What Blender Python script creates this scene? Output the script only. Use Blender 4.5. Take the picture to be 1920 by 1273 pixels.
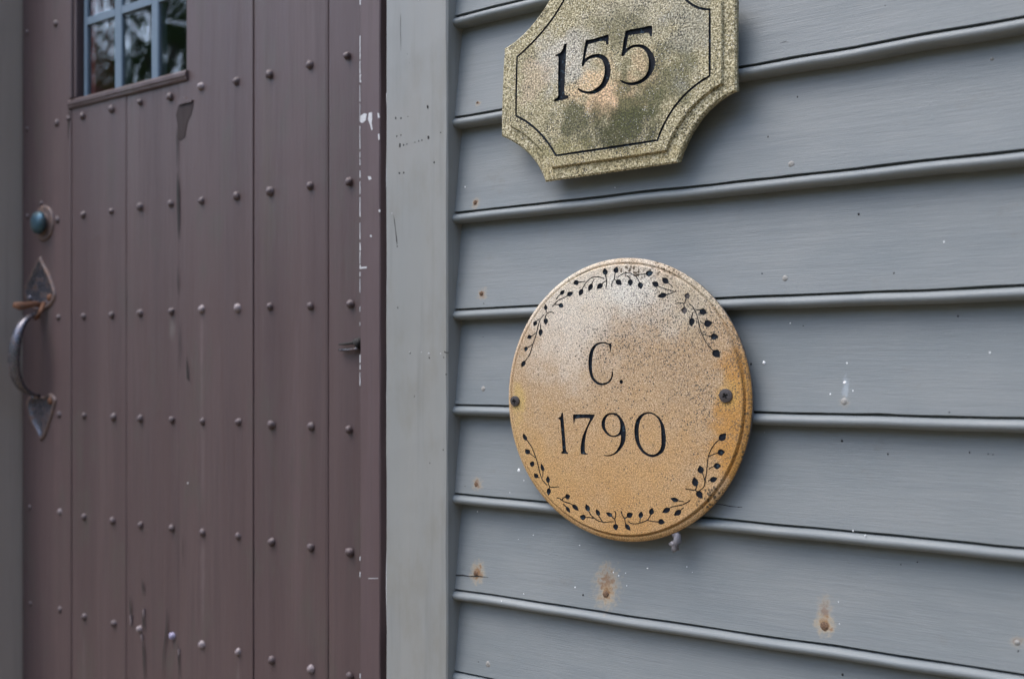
import bpy, bmesh, math, random
import numpy as np
from mathutils import Vector, noise as mnoise
from mathutils.geometry import delaunay_2d_cdt
R = math.radians
random.seed(7)
for o in list(bpy.data.objects):
    bpy.data.objects.remove(o)
S = bpy.context.scene
COL = S.collection

# ------------------------------------------------------------------ camera
F = 2110.0; AX = R(52.8); DW = 0.90; ZC = 1.05; HY = 690.0
FW = (-math.cos(AX), math.sin(AX)); RT = (math.sin(AX), math.cos(AX))
cd = bpy.data.cameras.new('camera'); cam = bpy.data.objects.new('camera', cd)
COL.objects.link(cam); S.camera = cam
cam.location = (0, -DW, ZC); cam.rotation_euler = (R(90), 0, R(90) - AX)
cd.sensor_width = 36; cd.lens = F * 36 / 1920
cd.shift_y = (HY - 636.5) / 1920
cd.clip_start = 0.01; cd.clip_end = 500
cd.dof.use_dof = True; cd.dof.focus_distance = 1.05; cd.dof.aperture_fstop = 5.4

# ------------------------------------------------------------------ light
W = bpy.data.worlds.new('World'); S.world = W; W.use_nodes = True
wn = W.node_tree
sky = wn.nodes.new('ShaderNodeTexSky'); sky.sky_type = 'NISHITA'; sky.sun_disc = False
SUN_EL, SUN_AZ = 62.0, 220.0
sky.sun_elevation = R(SUN_EL); sky.sun_rotation = R(SUN_AZ)
sky.air_density = 1.0; sky.dust_density = 2.5; sky.ozone_density = 1.0
bg = wn.nodes['Background']; wn.links.new(sky.outputs[0], bg.inputs[0]); bg.inputs[1].default_value = 0.15
sl = bpy.data.lights.new('sun', 'SUN'); sun = bpy.data.objects.new('sun', sl); COL.objects.link(sun)
sl.energy = 0.65; sl.angle = R(50); sl.color = (1.0, 0.97, 0.93)
az, el = R(SUN_AZ), R(SUN_EL)
to_sun = Vector((math.sin(az) * math.cos(el), math.cos(az) * math.cos(el), math.sin(el)))
sun.rotation_euler = to_sun.to_track_quat('Z', 'Y').to_euler()
S.view_settings.view_transform = 'Standard'; S.view_settings.look = 'None'
S.view_settings.exposure = 1.5; S.view_settings.gamma = 1.0; S.view_settings.use_curve_mapping = False

# ------------------------------------------------------------------ helpers
def at(px, py, y=0.0):
    """photo pixel -> point on the vertical plane at depth y of the facade"""
    u = (px - 960) / F
    dx = FW[0] + u * RT[0]; dy = FW[1] + u * RT[1]
    t = (y + DW) / dy
    return Vector((t * dx, y, ZC - (py - HY) / F * t))
def X(px, y=0.0): return at(px, 690, y).x
def zpts(pts, ox, oy, sc): return [(ox + p[0] / sc, oy + p[1] / sc) for p in pts]
def world_loc(o):
    v = Vector((0, 0, 0))
    while o: v += o.location; o = o.parent
    return v
def obj(name, verts, faces, mat, parent=None, smooth=False, loc=None, mats=None, midx=None):
    base = world_loc(parent) if parent else Vector((0, 0, 0))
    org = Vector(loc) if loc is not None else (base if parent else Vector((0, 0, 0)))
    me = bpy.data.meshes.new(name)
    me.from_pydata([tuple(Vector(v) - org) for v in verts], [], faces)
    if mats:
        for m in mats: me.materials.append(m)
        if midx is not None: me.polygons.foreach_set('material_index', midx)
    else: me.materials.append(mat)
    if smooth: me.polygons.foreach_set('use_smooth', [True] * len(me.polygons))
    bm = bmesh.new(); bm.from_mesh(me); bmesh.ops.recalc_face_normals(bm, faces=bm.faces); bm.to_mesh(me); bm.free()
    me.update()
    o = bpy.data.objects.new(name, me); COL.objects.link(o)
    if parent: o.parent = parent
    o.location = org - base
    return o
def inst(src, loc, parent, rot=None, scale=None, name=None):
    o = src.copy(); COL.objects.link(o); o.parent = parent
    if name: o.name = name
    o.location = Vector(loc) - world_loc(parent)
    if rot: o.rotation_euler = rot
    if scale: o.scale = scale
    return o
def thing(name, label, cat, loc, group=None):
    o = bpy.data.objects.new(name, None); COL.objects.link(o); o.location = loc
    o.empty_display_size = 0.1
    o['label'] = label; o['category'] = cat
    if group: o['group'] = group
    return o
def join(parts):
    V = []; Fc = []
    for v, f in parts:
        n = len(V); V += list(v); Fc += [tuple(i + n for i in q) for q in f]
    return V, Fc
def box(x0, x1, y0, y1, z0, z1):
    v = [(x, y, z) for x in (x0, x1) for y in (y0, y1) for z in (z0, z1)]
    f = [(0, 1, 3, 2), (4, 6, 7, 5), (0, 4, 5, 1), (2, 3, 7, 6), (0, 2, 6, 4), (1, 5, 7, 3)]
    return v, f
def vert_board(x0, x1, yf, yb, z0, z1, c=0.0015, n=40, wob=0.0004, seed=0, cx=None):
    """vertical board, chamfered long edges with a slight wobble"""
    cx = c if cx is None else cx
    prof = [(x0, yb), (x0, yf + c), (x0 + cx, yf), (x1 - cx, yf), (x1, yf + c), (x1, yb)]
    V = []; Fc = []
    for i in range(n + 1):
        z = z0 + (z1 - z0) * i / n
        for k, (x, y) in enumerate(prof):
            w = wob * mnoise.noise((seed * 7.1 + k * 3.3, z * 22, 0.5)) if k not in (0, 5) else 0
            V.append((x + w, y + 0.6 * w, z))
    m = len(prof)
    for i in range(n):
        for k in range(m):
            a = i * m + k; b = i * m + (k + 1) % m
            Fc.append((a, b, b + m, a + m))
    Fc.append(tuple(range(m))); Fc.append(tuple(n * m + k for k in range(m)))
    return V, Fc
def tube(pts, rad, n=10, flat=1.0, flat_axis=None):
    V = []; Fc = []; pts = [Vector(p) for p in pts]
    for i, p in enumerate(pts):
        t = (pts[min(i + 1, len(pts) - 1)] - pts[max(i - 1, 0)]).normalized()
        a = Vector(flat_axis) if flat_axis else Vector((0.3, 0.2, 1))
        s = t.cross(a)
        s = s.normalized() if s.length > 1e-6 else t.orthogonal().normalized()
        q = t.cross(s).normalized()
        r = rad[i] if isinstance(rad, (list, tuple)) else rad
        for k in range(n):
            A = 2 * math.pi * k / n
            V.append(p + s * (r * flat * math.cos(A)) + q * (r * math.sin(A)))
    for i in range(len(pts) - 1):
        for k in range(n):
            a = i * n + k; b = i * n + (k + 1) % n
            Fc.append((a, b, b + n, a + n))
    Fc.append(tuple(range(n))); Fc.append(tuple((len(pts) - 1) * n + k for k in range(n)))
    return V, Fc
def catmull(P, n=4, closed=False):
    P = [Vector((p[0], p[1])) if len(p) == 2 else Vector(p) for p in P]; out = []; N = len(P)
    for i in range(N if closed else N - 1):
        g = (lambda k: P[k % N]) if closed else (lambda k: P[min(max(k, 0), N - 1)])
        p0, p1, p2, p3 = g(i - 1), g(i), g(i + 1), g(i + 2)
        for j in range(n):
            t = j / n
            out.append(0.5 * ((2 * p1) + (p2 - p0) * t + (2 * p0 - 5 * p1 + 4 * p2 - p3) * t * t + (3 * p1 - p0 - 3 * p2 + p3) * t ** 3))
    if not closed: out.append(P[-1])
    return out
def glyph_smooth(P, n=4, ang=48):
    """smooth the gentle corners of a traced outline, keep the sharp ones"""
    P = [Vector(p) for p in P]; N = len(P); sharp = []
    for i in range(N):
        a = P[i] - P[i - 1]; b = P[(i + 1) % N] - P[i]
        sharp.append(a.angle(b, 0) > R(ang))
    out = []
    for i in range(N):
        p1, p2 = P[i], P[(i + 1) % N]
        p0 = P[i - 1] if not sharp[i] else p1 * 2 - p2
        p3 = P[(i + 2) % N] if not sharp[(i + 1) % N] else p2 * 2 - p1
        for j in range(n):
            t = j / n
            out.append(0.5 * ((2 * p1) + (p2 - p0) * t + (2 * p0 - 5 * p1 + 4 * p2 - p3) * t * t + (3 * p1 - p0 - 3 * p2 + p3) * t ** 3))
    return out
def ribbon(P, w, n=3):
    C = catmull(P, n); L = []; Rr = []
    for i, p in enumerate(C):
        t = (C[min(i + 1, len(C) - 1)] - C[max(i - 1, 0)])
        if t.length < 1e-9: t = Vector((1, 0))
        t.normalize(); nrm = Vector((-t.y, t.x))
        k = w * 0.5 * (0.85 + 0.3 * random.random())
        L.append(p + nrm * k); Rr.append(p - nrm * k)
    return L + Rr[::-1]
def leaf_poly(base, tip, w):
    b = Vector(base); t = Vector(tip); d = t - b; n = Vector((-d.y, d.x)).normalized()
    prof = [(0, .10), (.10, .62), (.28, .95), (.45, 1.0), (.62, .86), (.80, .50), (.92, .2)]
    s = random.uniform(-.08, .08)
    A = [b + d * u + n * (w * .5 * (v + s * v)) for u, v in prof]
    B = [b + d * u - n * (w * .5 * (v - s * v)) for u, v in prof]
    return A + [t] + B[::-1]
def pip(px, py, poly):
    P = np.array([(p[0], p[1]) for p in poly]); x1, y1 = P[:, 0], P[:, 1]; x2, y2 = np.roll(x1, -1), np.roll(y1, -1)
    out = np.zeros(len(px), bool)
    for a, b, c, d in zip(x1, y1, x2, y2):
        if b == d: continue
        cond = ((b > py) != (d > py)) & (px < (c - a) * (py - b) / (d - b) + a)
        out ^= cond
    return out
def engraved_face(outers, shapes, yf, extra=()):
    """outers: rings (first = boundary, others = holes), metres (X, Z). shapes: [(polys, depth)], later wins.
    Returns the front (verts, faces) and, per shape, its recessed (verts, faces)."""
    K = 1000.0; V = []; E = []
    def add(poly):
        n0 = len(V)
        for p in poly: V.append(Vector((p[0] * K, p[1] * K)))
        m = len(poly)
        for i in range(m): E.append((n0 + i, n0 + (i + 1) % m))
    for p in outers: add(p)
    for polys, _ in shapes:
        for p in polys: add(p)
    for p in extra: V.append(Vector((p[0] * K, p[1] * K)))
    vc, ed, fc, *_ = delaunay_2d_cdt(V, E, [], 0, 1e-4)
    vc = [(v[0] / K, v[1] / K) for v in vc]
    tri = np.array([f for f in fc if len(f) == 3]); P = np.array(vc)
    cen = P[tri].mean(axis=1); cx, cy = cen[:, 0], cen[:, 1]
    inside = pip(cx, cy, outers[0])
    for h in outers[1:]: inside &= ~pip(cx, cy, h)
    kind = np.where(inside, -1, -9)
    for k, (polys, _) in enumerate(shapes):
        ins = np.zeros(len(cx), bool)
        for p in polys: ins ^= pip(cx, cy, p)
        kind[ins & inside] = k
    front_f = [tuple(t) for t in tri[kind == -1]]
    def compact(faces, ymap):
        idx = {}; vv = []; ff = []
        for f in faces:
            q = []
            for key in f:
                if key not in idx:
                    idx[key] = len(vv); vv.append(ymap(key))
                q.append(idx[key])
            ff.append(tuple(q))
        return vv, ff
    front = compact(front_f, lambda i: (vc[i][0], yf, vc[i][1]))
    edge = {}
    for ti, t in enumerate(tri):
        for a, b in ((t[0], t[1]), (t[1], t[2]), (t[2], t[0])):
            edge.setdefault((min(a, b), max(a, b)), []).append(ti)
    walls = {}
    for (a, b), ts in edge.items():
        if len(ts) != 2: continue
        k1, k2 = kind[ts[0]], kind[ts[1]]
        if k1 == -1 and k2 >= 0: walls.setdefault(k2, []).append((a, b))
        elif k2 == -1 and k1 >= 0: walls.setdefault(k1, []).append((a, b))
    res = []
    for k, (polys, dep) in enumerate(shapes):
        faces = [tuple((int(i), 1) for i in t) for t in tri[kind == k]]
        for a, b in walls.get(k, []):
            faces.append(((int(a), 0), (int(b), 0), (int(b), 1), (int(a), 1)))
        res.append(compact(faces, lambda key: (vc[key[0]][0], yf + (dep if key[1] else 0.0), vc[key[0]][1])))
    return front, res

# ------------------------------------------------------------------ materials
class NT:
    def __init__(s, name, rough=0.5, spec=0.5):
        s.m = bpy.data.materials.new(name); s.m.use_nodes = True; s.t = s.m.node_tree
        s.b = s.t.nodes['Principled BSDF']; s.b.inputs['Roughness'].default_value = rough
        s.b.inputs['Specular IOR Level'].default_value = spec
        s.pos = s.new('ShaderNodeNewGeometry').outputs['Position']
    def new(s, k): return s.t.nodes.new(k)
    def link(s, a, b): s.t.links.new(a, b)
    def put(s, v, sock):
        if hasattr(v, 'is_output'): s.link(v, sock)
        else: sock.default_value = v
    def vmul(s, v, k):
        n = s.new('ShaderNodeVectorMath'); n.operation = 'MULTIPLY'; s.put(v, n.inputs[0]); n.inputs[1].default_value = k; return n.outputs[0]
    def noise(s, scale=1, stretch=(1, 1, 1), detail=4, rough=0.55, dist=0.0, off=0.0, color=False):
        n = s.new('ShaderNodeTexNoise'); n.inputs['Scale'].default_value = scale; n.inputs['Detail'].default_value = detail
        n.inputs['Roughness'].default_value = rough; n.inputs['Distortion'].default_value = dist
        a = s.new('ShaderNodeVectorMath'); a.operation = 'ADD'; s.link(s.vmul(s.pos, stretch), a.inputs[0]); a.inputs[1].default_value = (off, off * 1.7, off * .6)
        s.link(a.outputs[0], n.inputs['Vector']); return n.outputs['Color' if color else 'Fac']
    def vor(s, scale, rnd=1.0, off=0.0, out='Distance'):
        n = s.new('ShaderNodeTexVoronoi'); n.inputs['Scale'].default_value = scale; n.inputs['Randomness'].default_value = rnd
        a = s.new('ShaderNodeVectorMath'); a.operation = 'ADD'; s.link(s.pos, a.inputs[0]); a.inputs[1].default_value = (off, off, off)
        s.link(a.outputs[0], n.inputs['Vector']); return n.outputs[out]
    def mr(s, v, a, b, c=0.0, d=1.0, smooth=True):
        n = s.new('ShaderNodeMapRange'); n.interpolation_type = 'SMOOTHSTEP' if smooth else 'LINEAR'
        s.put(v, n.inputs[0]); n.inputs[1].default_value = a; n.inputs[2].default_value = b; n.inputs[3].default_value = c; n.inputs[4].default_value = d
        return n.outputs[0]
    def math(s, op, a, b=0.0):
        n = s.new('ShaderNodeMath'); n.operation = op; s.put(a, n.inputs[0]); s.put(b, n.inputs[1]); return n.outputs[0]
    def mix(s, f, a, b, mode='MIX'):
        n = s.new('ShaderNodeMix'); n.data_type = 'RGBA'; n.blend_type = mode
        s.put(f, n.inputs[0])
        for v, i in ((a, 6), (b, 7)):
            if hasattr(v, 'is_output'): s.link(v, n.inputs[i])
            else: n.inputs[i].default_value = (*v, 1)
        return n.outputs[2]
    def ramp(s, f, stops):
        n = s.new('ShaderNodeValToRGB'); r = n.color_ramp
        while len(r.elements) < len(stops): r.elements.new(0.5)
        for e, (p, c) in zip(r.elements, stops): e.position = p; e.color = (*c, 1)
        s.link(f, n.inputs[0]); return n.outputs[0]
    def blob(s, c, rx, rz, wob=0.35, wscale=60.0, inner=0.25):
        """soft-edged patch of staining round a point of the facade"""
        d = s.new('ShaderNodeVectorMath'); d.operation = 'SUBTRACT'; s.link(s.pos, d.inputs[0]); d.inputs[1].default_value = c
        v = s.vmul(d.outputs[0], (1 / rx, 0, 1 / rz))
        l = s.new('ShaderNodeVectorMath'); l.operation = 'LENGTH'; s.link(v, l.inputs[0])
        n = s.mr(s.noise(wscale, detail=3, off=rx * 100), 0.3, 0.7, -wob, wob, False)
        return s.mr(s.math('ADD', l.outputs['Value'], n), inner, 1.0, 1.0, 0.0)
    def color(s, c): s.put(c, s.b.inputs['Base Color']); return s
    def bump(s, h, dist, strength=1.0):
        n = s.new('ShaderNodeBump'); n.inputs['Distance'].default_value = dist; n.inputs['Strength'].default_value = strength
        s.link(h, n.inputs['Height'])
        prev = s.b.inputs['Normal'].links
        if prev: s.link(prev[0].from_socket, n.inputs['Normal'])
        s.link(n.outputs[0], s.b.inputs['Normal']); return s

def simple(name, col, rough=0.5, metal=0.0, var=0.15, scale=300, bump=0.0):
    m = NT(name, rough); a = tuple(c * (1 - var) for c in col); b = tuple(min(1, c * (1 + var)) for c in col)
    n = m.noise(scale, detail=3); m.color(m.mix(m.mr(n, .3, .7), a, b)); m.b.inputs['Metallic'].default_value = metal
    if bump: m.bump(n, bump)
    return m.m

# --- grey clapboard paint with rust stains under its nail heads
RUST = [  # px, py, rx, rz(m), up-shift px, strength
    (895, 193, .003, .003, 0, .8), (891, 380, .0050, .0050, 0, .75), (902, 551, .0058, .0055, 0, .7), (893, 907, .0062, .006, 0, .75),
    (892, 1076, .0085, .010, -2, .95), (1134, 1098, .0125, .019, 0, .8), (1136, 1113, .0062, .008, 0, .95),
    (1545, 1172, .0075, .008, 0, 1.0), (1543, 1150, .0060, .013, 0, .55), (1907, 1204, .005, .004, 0, .45), (1583, 752, .004, .004, 0, .3)]
def clap_mat():
    m = NT('grey_clapboard_paint', 0.5, .38)
    big = m.noise(7, (1, 1, 2.2), 4); streak = m.noise(1, (9, 60, 260), 5, .6, off=3)
    fine = m.noise(1, (55, 300, 1300), 4, .6, off=9)
    c = m.mix(m.mr(big, .3, .7), (.174, .197, .203), (.211, .229, .229))
    c = m.mix(m.math('MULTIPLY', m.mr(streak, .45, .75), .35), c, (.150, .170, .180))
    c = m.mix(m.math('MULTIPLY', m.mr(fine, .55, .8), .16), c, (.29, .30, .31))
    dirt = m.mr(m.noise(26, (1, 1, 1.4), 6, .65, off=5), .6, .78)
    c = m.mix(m.math('MULTIPLY', dirt, .32), c, (.155, .145, .125))
    for px, py, rx, rz, up, st in RUST:
        b = m.blob(at(px, py + up, .004), rx * 1.5, rz * 1.5, .3, 260, .05)
        c = m.mix(m.math('MULTIPLY', b, st), c, m.mix(m.mr(b, .35, 1), (.42, .34, .22), (.22, .115, .045)))
    drip = m.blob(at(1583, 728, .004), .004, .014, .3, 300, .1)
    c = m.mix(m.math('MULTIPLY', drip, .35), c, (.45, .52, .58))
    m.color(c)
    m.put(m.mr(streak, .3, .7, .46, .6), m.b.inputs['Roughness'])
    h = m.math('ADD', m.math('MULTIPLY', fine, 1.0), m.math('MULTIPLY', streak, .8))
    lump = m.noise(160, (1, 1, 1), 3, .6, off=2)
    m.bump(m.math('ADD', h, m.math('MULTIPLY', m.mr(lump, .62, .78), .3)), .00021)
    return m.m
def vpaint(name, c0, c1, rough, stain=None, bump=.0003, spec=.5, coat=0.0, streaks=()):
    m = NT(name, rough, spec)
    a = m.noise(1, (14, 14, .9), 4, .6, off=1); b = m.noise(1, (75, 75, 4), 4, .6, off=4); f = m.noise(1, (420, 420, 24), 4, .6, off=6)
    c = m.mix(m.mr(a, .3, .7), c0, c1)
    c = m.mix(m.math('MULTIPLY', m.mr(b, .5, .75), .45), c, tuple(x * .72 for x in c0))
    if stain: c = m.mix(m.math('MULTIPLY', m.mr(m.noise(18, (1, 1, .4), 6, .65, off=8), .50, .72), stain[1]), c, stain[0])
    for (px, py, rx, rz, col, st) in streaks: c = m.mix(m.math('MULTIPLY', m.blob(at(px, py, .036), rx, rz, .3, 30, .0), st), c, col)
    m.color(c); m.put(m.mr(b, .3, .7, rough - .06, rough + .08), m.b.inputs['Roughness'])
    m.b.inputs['Coat Weight'].default_value = coat; m.b.inputs['Coat Roughness'].default_value = .25
    m.bump(m.math('ADD', m.math('MULTIPLY', b, .8), m.math('MULTIPLY', f, .45)), bump)
    return m.m
M = {}
M['clap'] = clap_mat()
M['casing'] = vpaint('grey_green_casing_paint', (.236, .246, .236), (.258, .261, .244), .42, ((.19, .18, .145), .4), .0004, streaks=[(752, 805, .012, .014, (.16, .155, .13), .5), (800, 270, .05, .08, (.27, .265, .245), .5), (745, 1000, .012, .3, (.21, .215, .205), .35)])
M['door'] = vpaint('brown_door_paint', (.073, .050, .051), (.093, .065, .064), .40, ((.078, .068, .060), .6), .0008, .42, streaks=[(378, 680, .005, .10, (.15, .115, .115), .6), (380, 870, .006, .09, (.12, .092, .092), .5), (380, 1110, .006, .12, (.13, .10, .10), .6), (322, 615, .010, .025, (.15, .14, .13), .5),
    (555, 950, .014, .32, (.105, .07, .072), .45), (108, 600, .016, .6, (.12, .078, .076), .4), (157, 1240, .006, .06, (.12, .09, .09), .5), (446, 1280, .006, .05, (.13, .10, .10), .6), (500, 320, .02, .2, (.10, .085, .06), .25), (240, 560, .03, .06, (.07, .062, .058), .4)])
M['jamb'] = vpaint('brown_jamb_paint', (.085, .058, .060), (.100, .068, .070), .46, ((.09, .07, .06), .4), .0004)
M['jambgrey'] = vpaint('grey_jamb_paint', (.33, .285, .24), (.36, .31, .265), .5)  # left jamb, one even warm grey
M['wedge_shade'] = vpaint('painted_wedge_shade', (.030, .021, .021), (.038, .027, .026), .6, None, .0004, .2)  # door brown darkened: the wedge's shade put into the colour
M['chip'] = simple('bare_pale_undercoat', (.50, .51, .52), .7, 0, .12, 500)
M['dark'] = simple('dark_gap', (.012, .011, .010), .8, 0, .3, 400)
M['muntin'] = vpaint('blue_grey_muntin_paint', (.105, .155, .205), (.125, .175, .225), .4)
M['red'] = simple('dark_red_inner_frame', (.24, .022, .022), .45)
M['room'] = simple('dark_interior', (.014, .017, .016), .8)
M['stud'] = simple('painted_stud', (.083, .060, .062), .5, 0, .3, 500, .0004)
M['studp'] = simple('worn_stud', (.20, .165, .17), .4, 0, .3, 500, .0004)
M['studl'] = simple('lilac_worn_stud', (.27, .25, .36), .4, 0, .2, 500, .0004)
M['screw'] = simple('dark_steel_screw', (.085, .076, .076), .42, .3, .3, 900, .0002)
M['white'] = simple('white_droppings', (.78, .80, .80), .6, 0, .1, 800)
M['caulk'] = simple('translucent_caulk', (.27, .255, .27), .3, 0, .15, 500, .0004)
M['caulk'].node_tree.nodes['Principled BSDF'].inputs['Transmission Weight'].default_value = .35
M['putty'] = simple('grey_nail_putty', (.25, .245, .225), .6, 0, .2, 500, .0003)
M['rustnail'] = simple('rusty_nail_head', (.125, .072, .040), .8, .0, .5, 900, .0004)
def metal_mat(name, base, rust, amt, rough, met=.75):
    m = NT(name, rough); n = m.noise(90, (1, 1, 1), 6, .65); f = m.noise(500, (1, 1, 1), 4, .6, off=3)
    k = m.mr(n, .62 - amt, .80 - amt)
    m.color(m.mix(k, base, m.mix(m.mr(f, .3, .7), rust, tuple(x * .45 for x in rust))))
    m.put(m.mr(k, 0, 1, met, .05, False), m.b.inputs['Metallic']); m.put(m.mr(k, 0, 1, rough, .75, False), m.b.inputs['Roughness'])
    m.bump(m.math('ADD', n, m.math('MULTIPLY', f, .5)), .0005); return m.m
M['iron'] = metal_mat('worn_iron', (.12, .12, .14), (.11, .065, .05), .14, .26)
M['ironp'] = metal_mat('brown_painted_iron', (.115, .085, .080), (.27, .175, .135), .17, .45, .25)
M['rust'] = metal_mat('rusty_lever', (.12, .09, .07), (.20, .085, .04), .4, .5)
M['patina'] = metal_mat('blue_green_patina', (.05, .10, .135), (.05, .07, .065), .14, .42)
m = NT('window_glass', 0.015); m.b.inputs['Transmission Weight'].default_value = 1.0; m.b.inputs['IOR'].default_value = 1.95
m.color((.86, .93, .92, 1)); m.bump(m.noise(9, (1, 1, 1), 2), .0004); M['glass'] = m.m

m = NT('engraved_black_paint', .65, .2); n = m.noise(900, (1, 1, 1), 3); v = m.vor(520, out='Color')
sep = m.new('ShaderNodeSeparateColor'); m.link(v, sep.inputs[0])
m.color(m.mix(m.mr(sep.outputs[0], .86, .97), m.mix(m.mr(n, .3, .7), (.004, .006, .010), (.008, .012, .020)), (.03, .055, .075)))
m.bump(n, .0006); M['engrave'] = m.m
m = NT('faded_engraved_paint', .5); n = m.noise(700, (1, 1, 1), 3, off=2)
m.color(m.mix(m.mr(n, .35, .6), (.022, .018, .024), (.10, .085, .075))); m.bump(n, .0006); M['faded'] = m.m

def stone(name, grains, fine, patches, specks, bump, gs=520, rough=.62):
    m = NT(name, rough)
    g = m.noise(gs, (1, 1, 1), 2, .6); g2 = m.noise(gs * 2.3, (1, 1, 1), 2, .5, off=4)
    c = m.ramp(m.mr(m.math('ADD', m.math('MULTIPLY', g, .6), m.math('MULTIPLY', g2, .4)), .40, .61, 0, 1, False), grains)
    for (px, py, rx, rz, col, st, ws) in patches:
        b = m.blob(at(px, py, -.015), rx, rz, .45 if ws > 35 else .3, max(ws, 40), .3 if ws > 35 else -.1)
        tex = m.mr(m.noise(gs * .8, (1, 1, 1), 2, .6, off=px * .01), .38, .62, .82, 1.0, False)
        dk = m.mix(m.mr(g, .40, .60, 0, 1, False), tuple(x * fine for x in col), tuple(min(1, x * (2.2 - fine)) for x in col))
        c = m.mix(m.math('MULTIPLY', m.math('MULTIPLY', b, tex), st), c, dk)
    for (sc, thr, col, msk) in specks:
        v = m.vor(sc, 1, off=sc * .01)
        k = m.mr(v, thr * .6, thr, 1.0, 0.0)
        if msk is None: k = m.math('MULTIPLY', k, m.mr(m.noise(45, (1, 1, 1), 3, off=sc), .42, .62))
        else:
            bb = None
            for (px, py, rx, rz) in msk:
                q = m.blob(at(px, py, -.013), rx, rz, .5, 55, .1); bb = q if bb is None else m.math('MAXIMUM', bb, q)
            k = m.math('MULTIPLY', k, bb)
        c = m.mix(k, c, col)
    m.color(c); m.bump(m.math('ADD', g, g2), bump)
    return m.m
GOLD = (.40, .215, .062)
M['plaque'] = stone('golden_cast_stone',
    [(0, (.19, .110, .046)), (.3, (.39, .250, .120)), (.62, (.52, .360, .198)), (1, (.78, .62, .44))], .68,
    [(1150, 1010, .20, .125, GOLD, 1.0, 22), (1000, 900, .10, .10, (.46, .27, .085), .8, 24), (1180, 880, .17, .09, (.45, .265, .10), .8, 22), (1385, 830, .040, .13, (.43, .21, .04), 1.0, 36),
     (962, 800, .018, .085, (.46, .29, .11), .7, 26), (1090, 540, .14, .075, (.66, .59, .47), .85, 24), (1180, 550, .11, .060, (.69, .66, .59), .75, 30),
     (1050, 620, .09, .07, (.61, .54, .44), .9, 24), (1300, 540, .05, .055, (.46, .40, .28), .7, 34), (1364, 740, .016, .020, (.50, .29, .075), .9, 60), (966, 752, .010, .02, (.52, .36, .10), .6, 60)],
    [(210, .17, (.10, .085, .06), None), (430, .37, (.050, .045, .040), [(1310, 600, .060, .075), (1255, 560, .075, .035), (1200, 640, .10, .05), (1390, 640, .02, .1), (1330, 760, .05, .06)]), (700, .33, (.06, .052, .045), [(1290, 620, .075, .085), (1180, 600, .12, .06)]),
     (330, .50, (.085, .055, .025), [(1396, 850, .016, .085), (1340, 935, .030, .030), (1240, 505, .10, .010), (1390, 600, .012, .05)]), (260, .26, (.06, .048, .035), [(1180, 700, .15, .14)])], .0006, 900)
M['sign'] = stone('mossy_cast_stone',
    [(0, (.080, .068, .026)), (.26, (.235, .200, .096)), (.6, (.46, .402, .228)), (1, (.90, .82, .58))], .55,
    [(1065, 110, .045, .040, (.55, .53, .49), .55, 40), (1200, 20, .10, .04, (.42, .39, .30), .6, 30),
     (1125, 160, .042, .030, (.62, .44, .25), .9, 55), (1150, 190, .040, .022, (.60, .41, .24), .9, 60), (1210, 135, .022, .03, (.50, .36, .20), .7, 70), (1000, 150, .022, .03, (.50, .39, .27), .55, 60),
     (1160, 60, .05, .03, (.13, .12, .05), .75, 55), (1250, 150, .042, .036, (.11, .105, .038), .85, 55), (1165, 235, .042, .032, (.034, .036, .0), 1.0, 60), (1085, 232, .045, .028, (.062, .064, .016), .9, 55),
     (1195, 200, .034, .026, (.056, .060, .01), .9, 70), (1170, 160, .014, .03, (.12, .11, .04), .9, 80), (1040, 280, .05, .010, (.24, .21, .08), .6, 60), (1290, 60, .03, .05, (.26, .26, .22), .5, 45), (1100, 305, .14, .012, (.34, .27, .12), .5, 60)],
    [(420, .40, (.040, .040, .030), None), (430, .22, (.80, .78, .70), None), (520, .2, (.06, .06, .045), None)], .0010, 580, .7)
M['side'] = simple('grimy_stone_side', (.115, .108, .105), .8, 0, .35, 260, .0006)
M['bounce_bed'] = simple('bounce_bed_brown', (.15, .110, .064), .95, 0, .5, 60)  # brown of the unseen bed, picked for the light it bounces
M['grass'] = simple('lawn', (.085, .078, .038), .9, 0, .5, 6)
m = NT('bark', .9); n = m.noise(1, (14, 14, 2), 6); m.color(m.mix(m.mr(n, .3, .7), (.035, .028, .02), (.11, .09, .07))); m.bump(n, .02); M['bark'] = m.m
m = NT('leaves', .5); n = m.noise(1.5, (1, 1, 1), 4); m.color(m.mix(m.mr(n, .3, .7), (.040, .085, .026), (.085, .140, .050)))
m.b.inputs['Transmission Weight'].default_value = 0.0; M['leaf'] = m.m

# ------------------------------------------------------------------ ground
gv = []; gf = []
N = 24
for i in range(N + 1):
    for j in range(N + 1):
        x = -120 + 240 * i / N; y = -120 + 240 * j / N
        gv.append((x, y, 0.05 * mnoise.noise((x * .1, y * .1, 0)) - .05))
for i in range(N):
    for j in range(N):
        a = i * (N + 1) + j; gf.append((a, a + 1, a + N + 2, a + N + 1))
pv = [(-6, -2.6, .012), (4, -2.6, .012), (4, .02, .012), (-6, .02, .012), (-6, -2.6, -.15), (4, -2.6, -.15), (4, .02, -.15), (-6, .02, -.15)]
g = obj('added_bounce_bed', pv, [(0, 1, 2, 3), (0, 1, 5, 4), (1, 2, 6, 5), (2, 3, 7, 6), (3, 0, 4, 7)], M['bounce_bed']); g['kind'] = 'structure'  # unseen bed added to tune bounce light under the boards
g = obj('ground', gv, gf, M['grass']); g['kind'] = 'structure'

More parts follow.
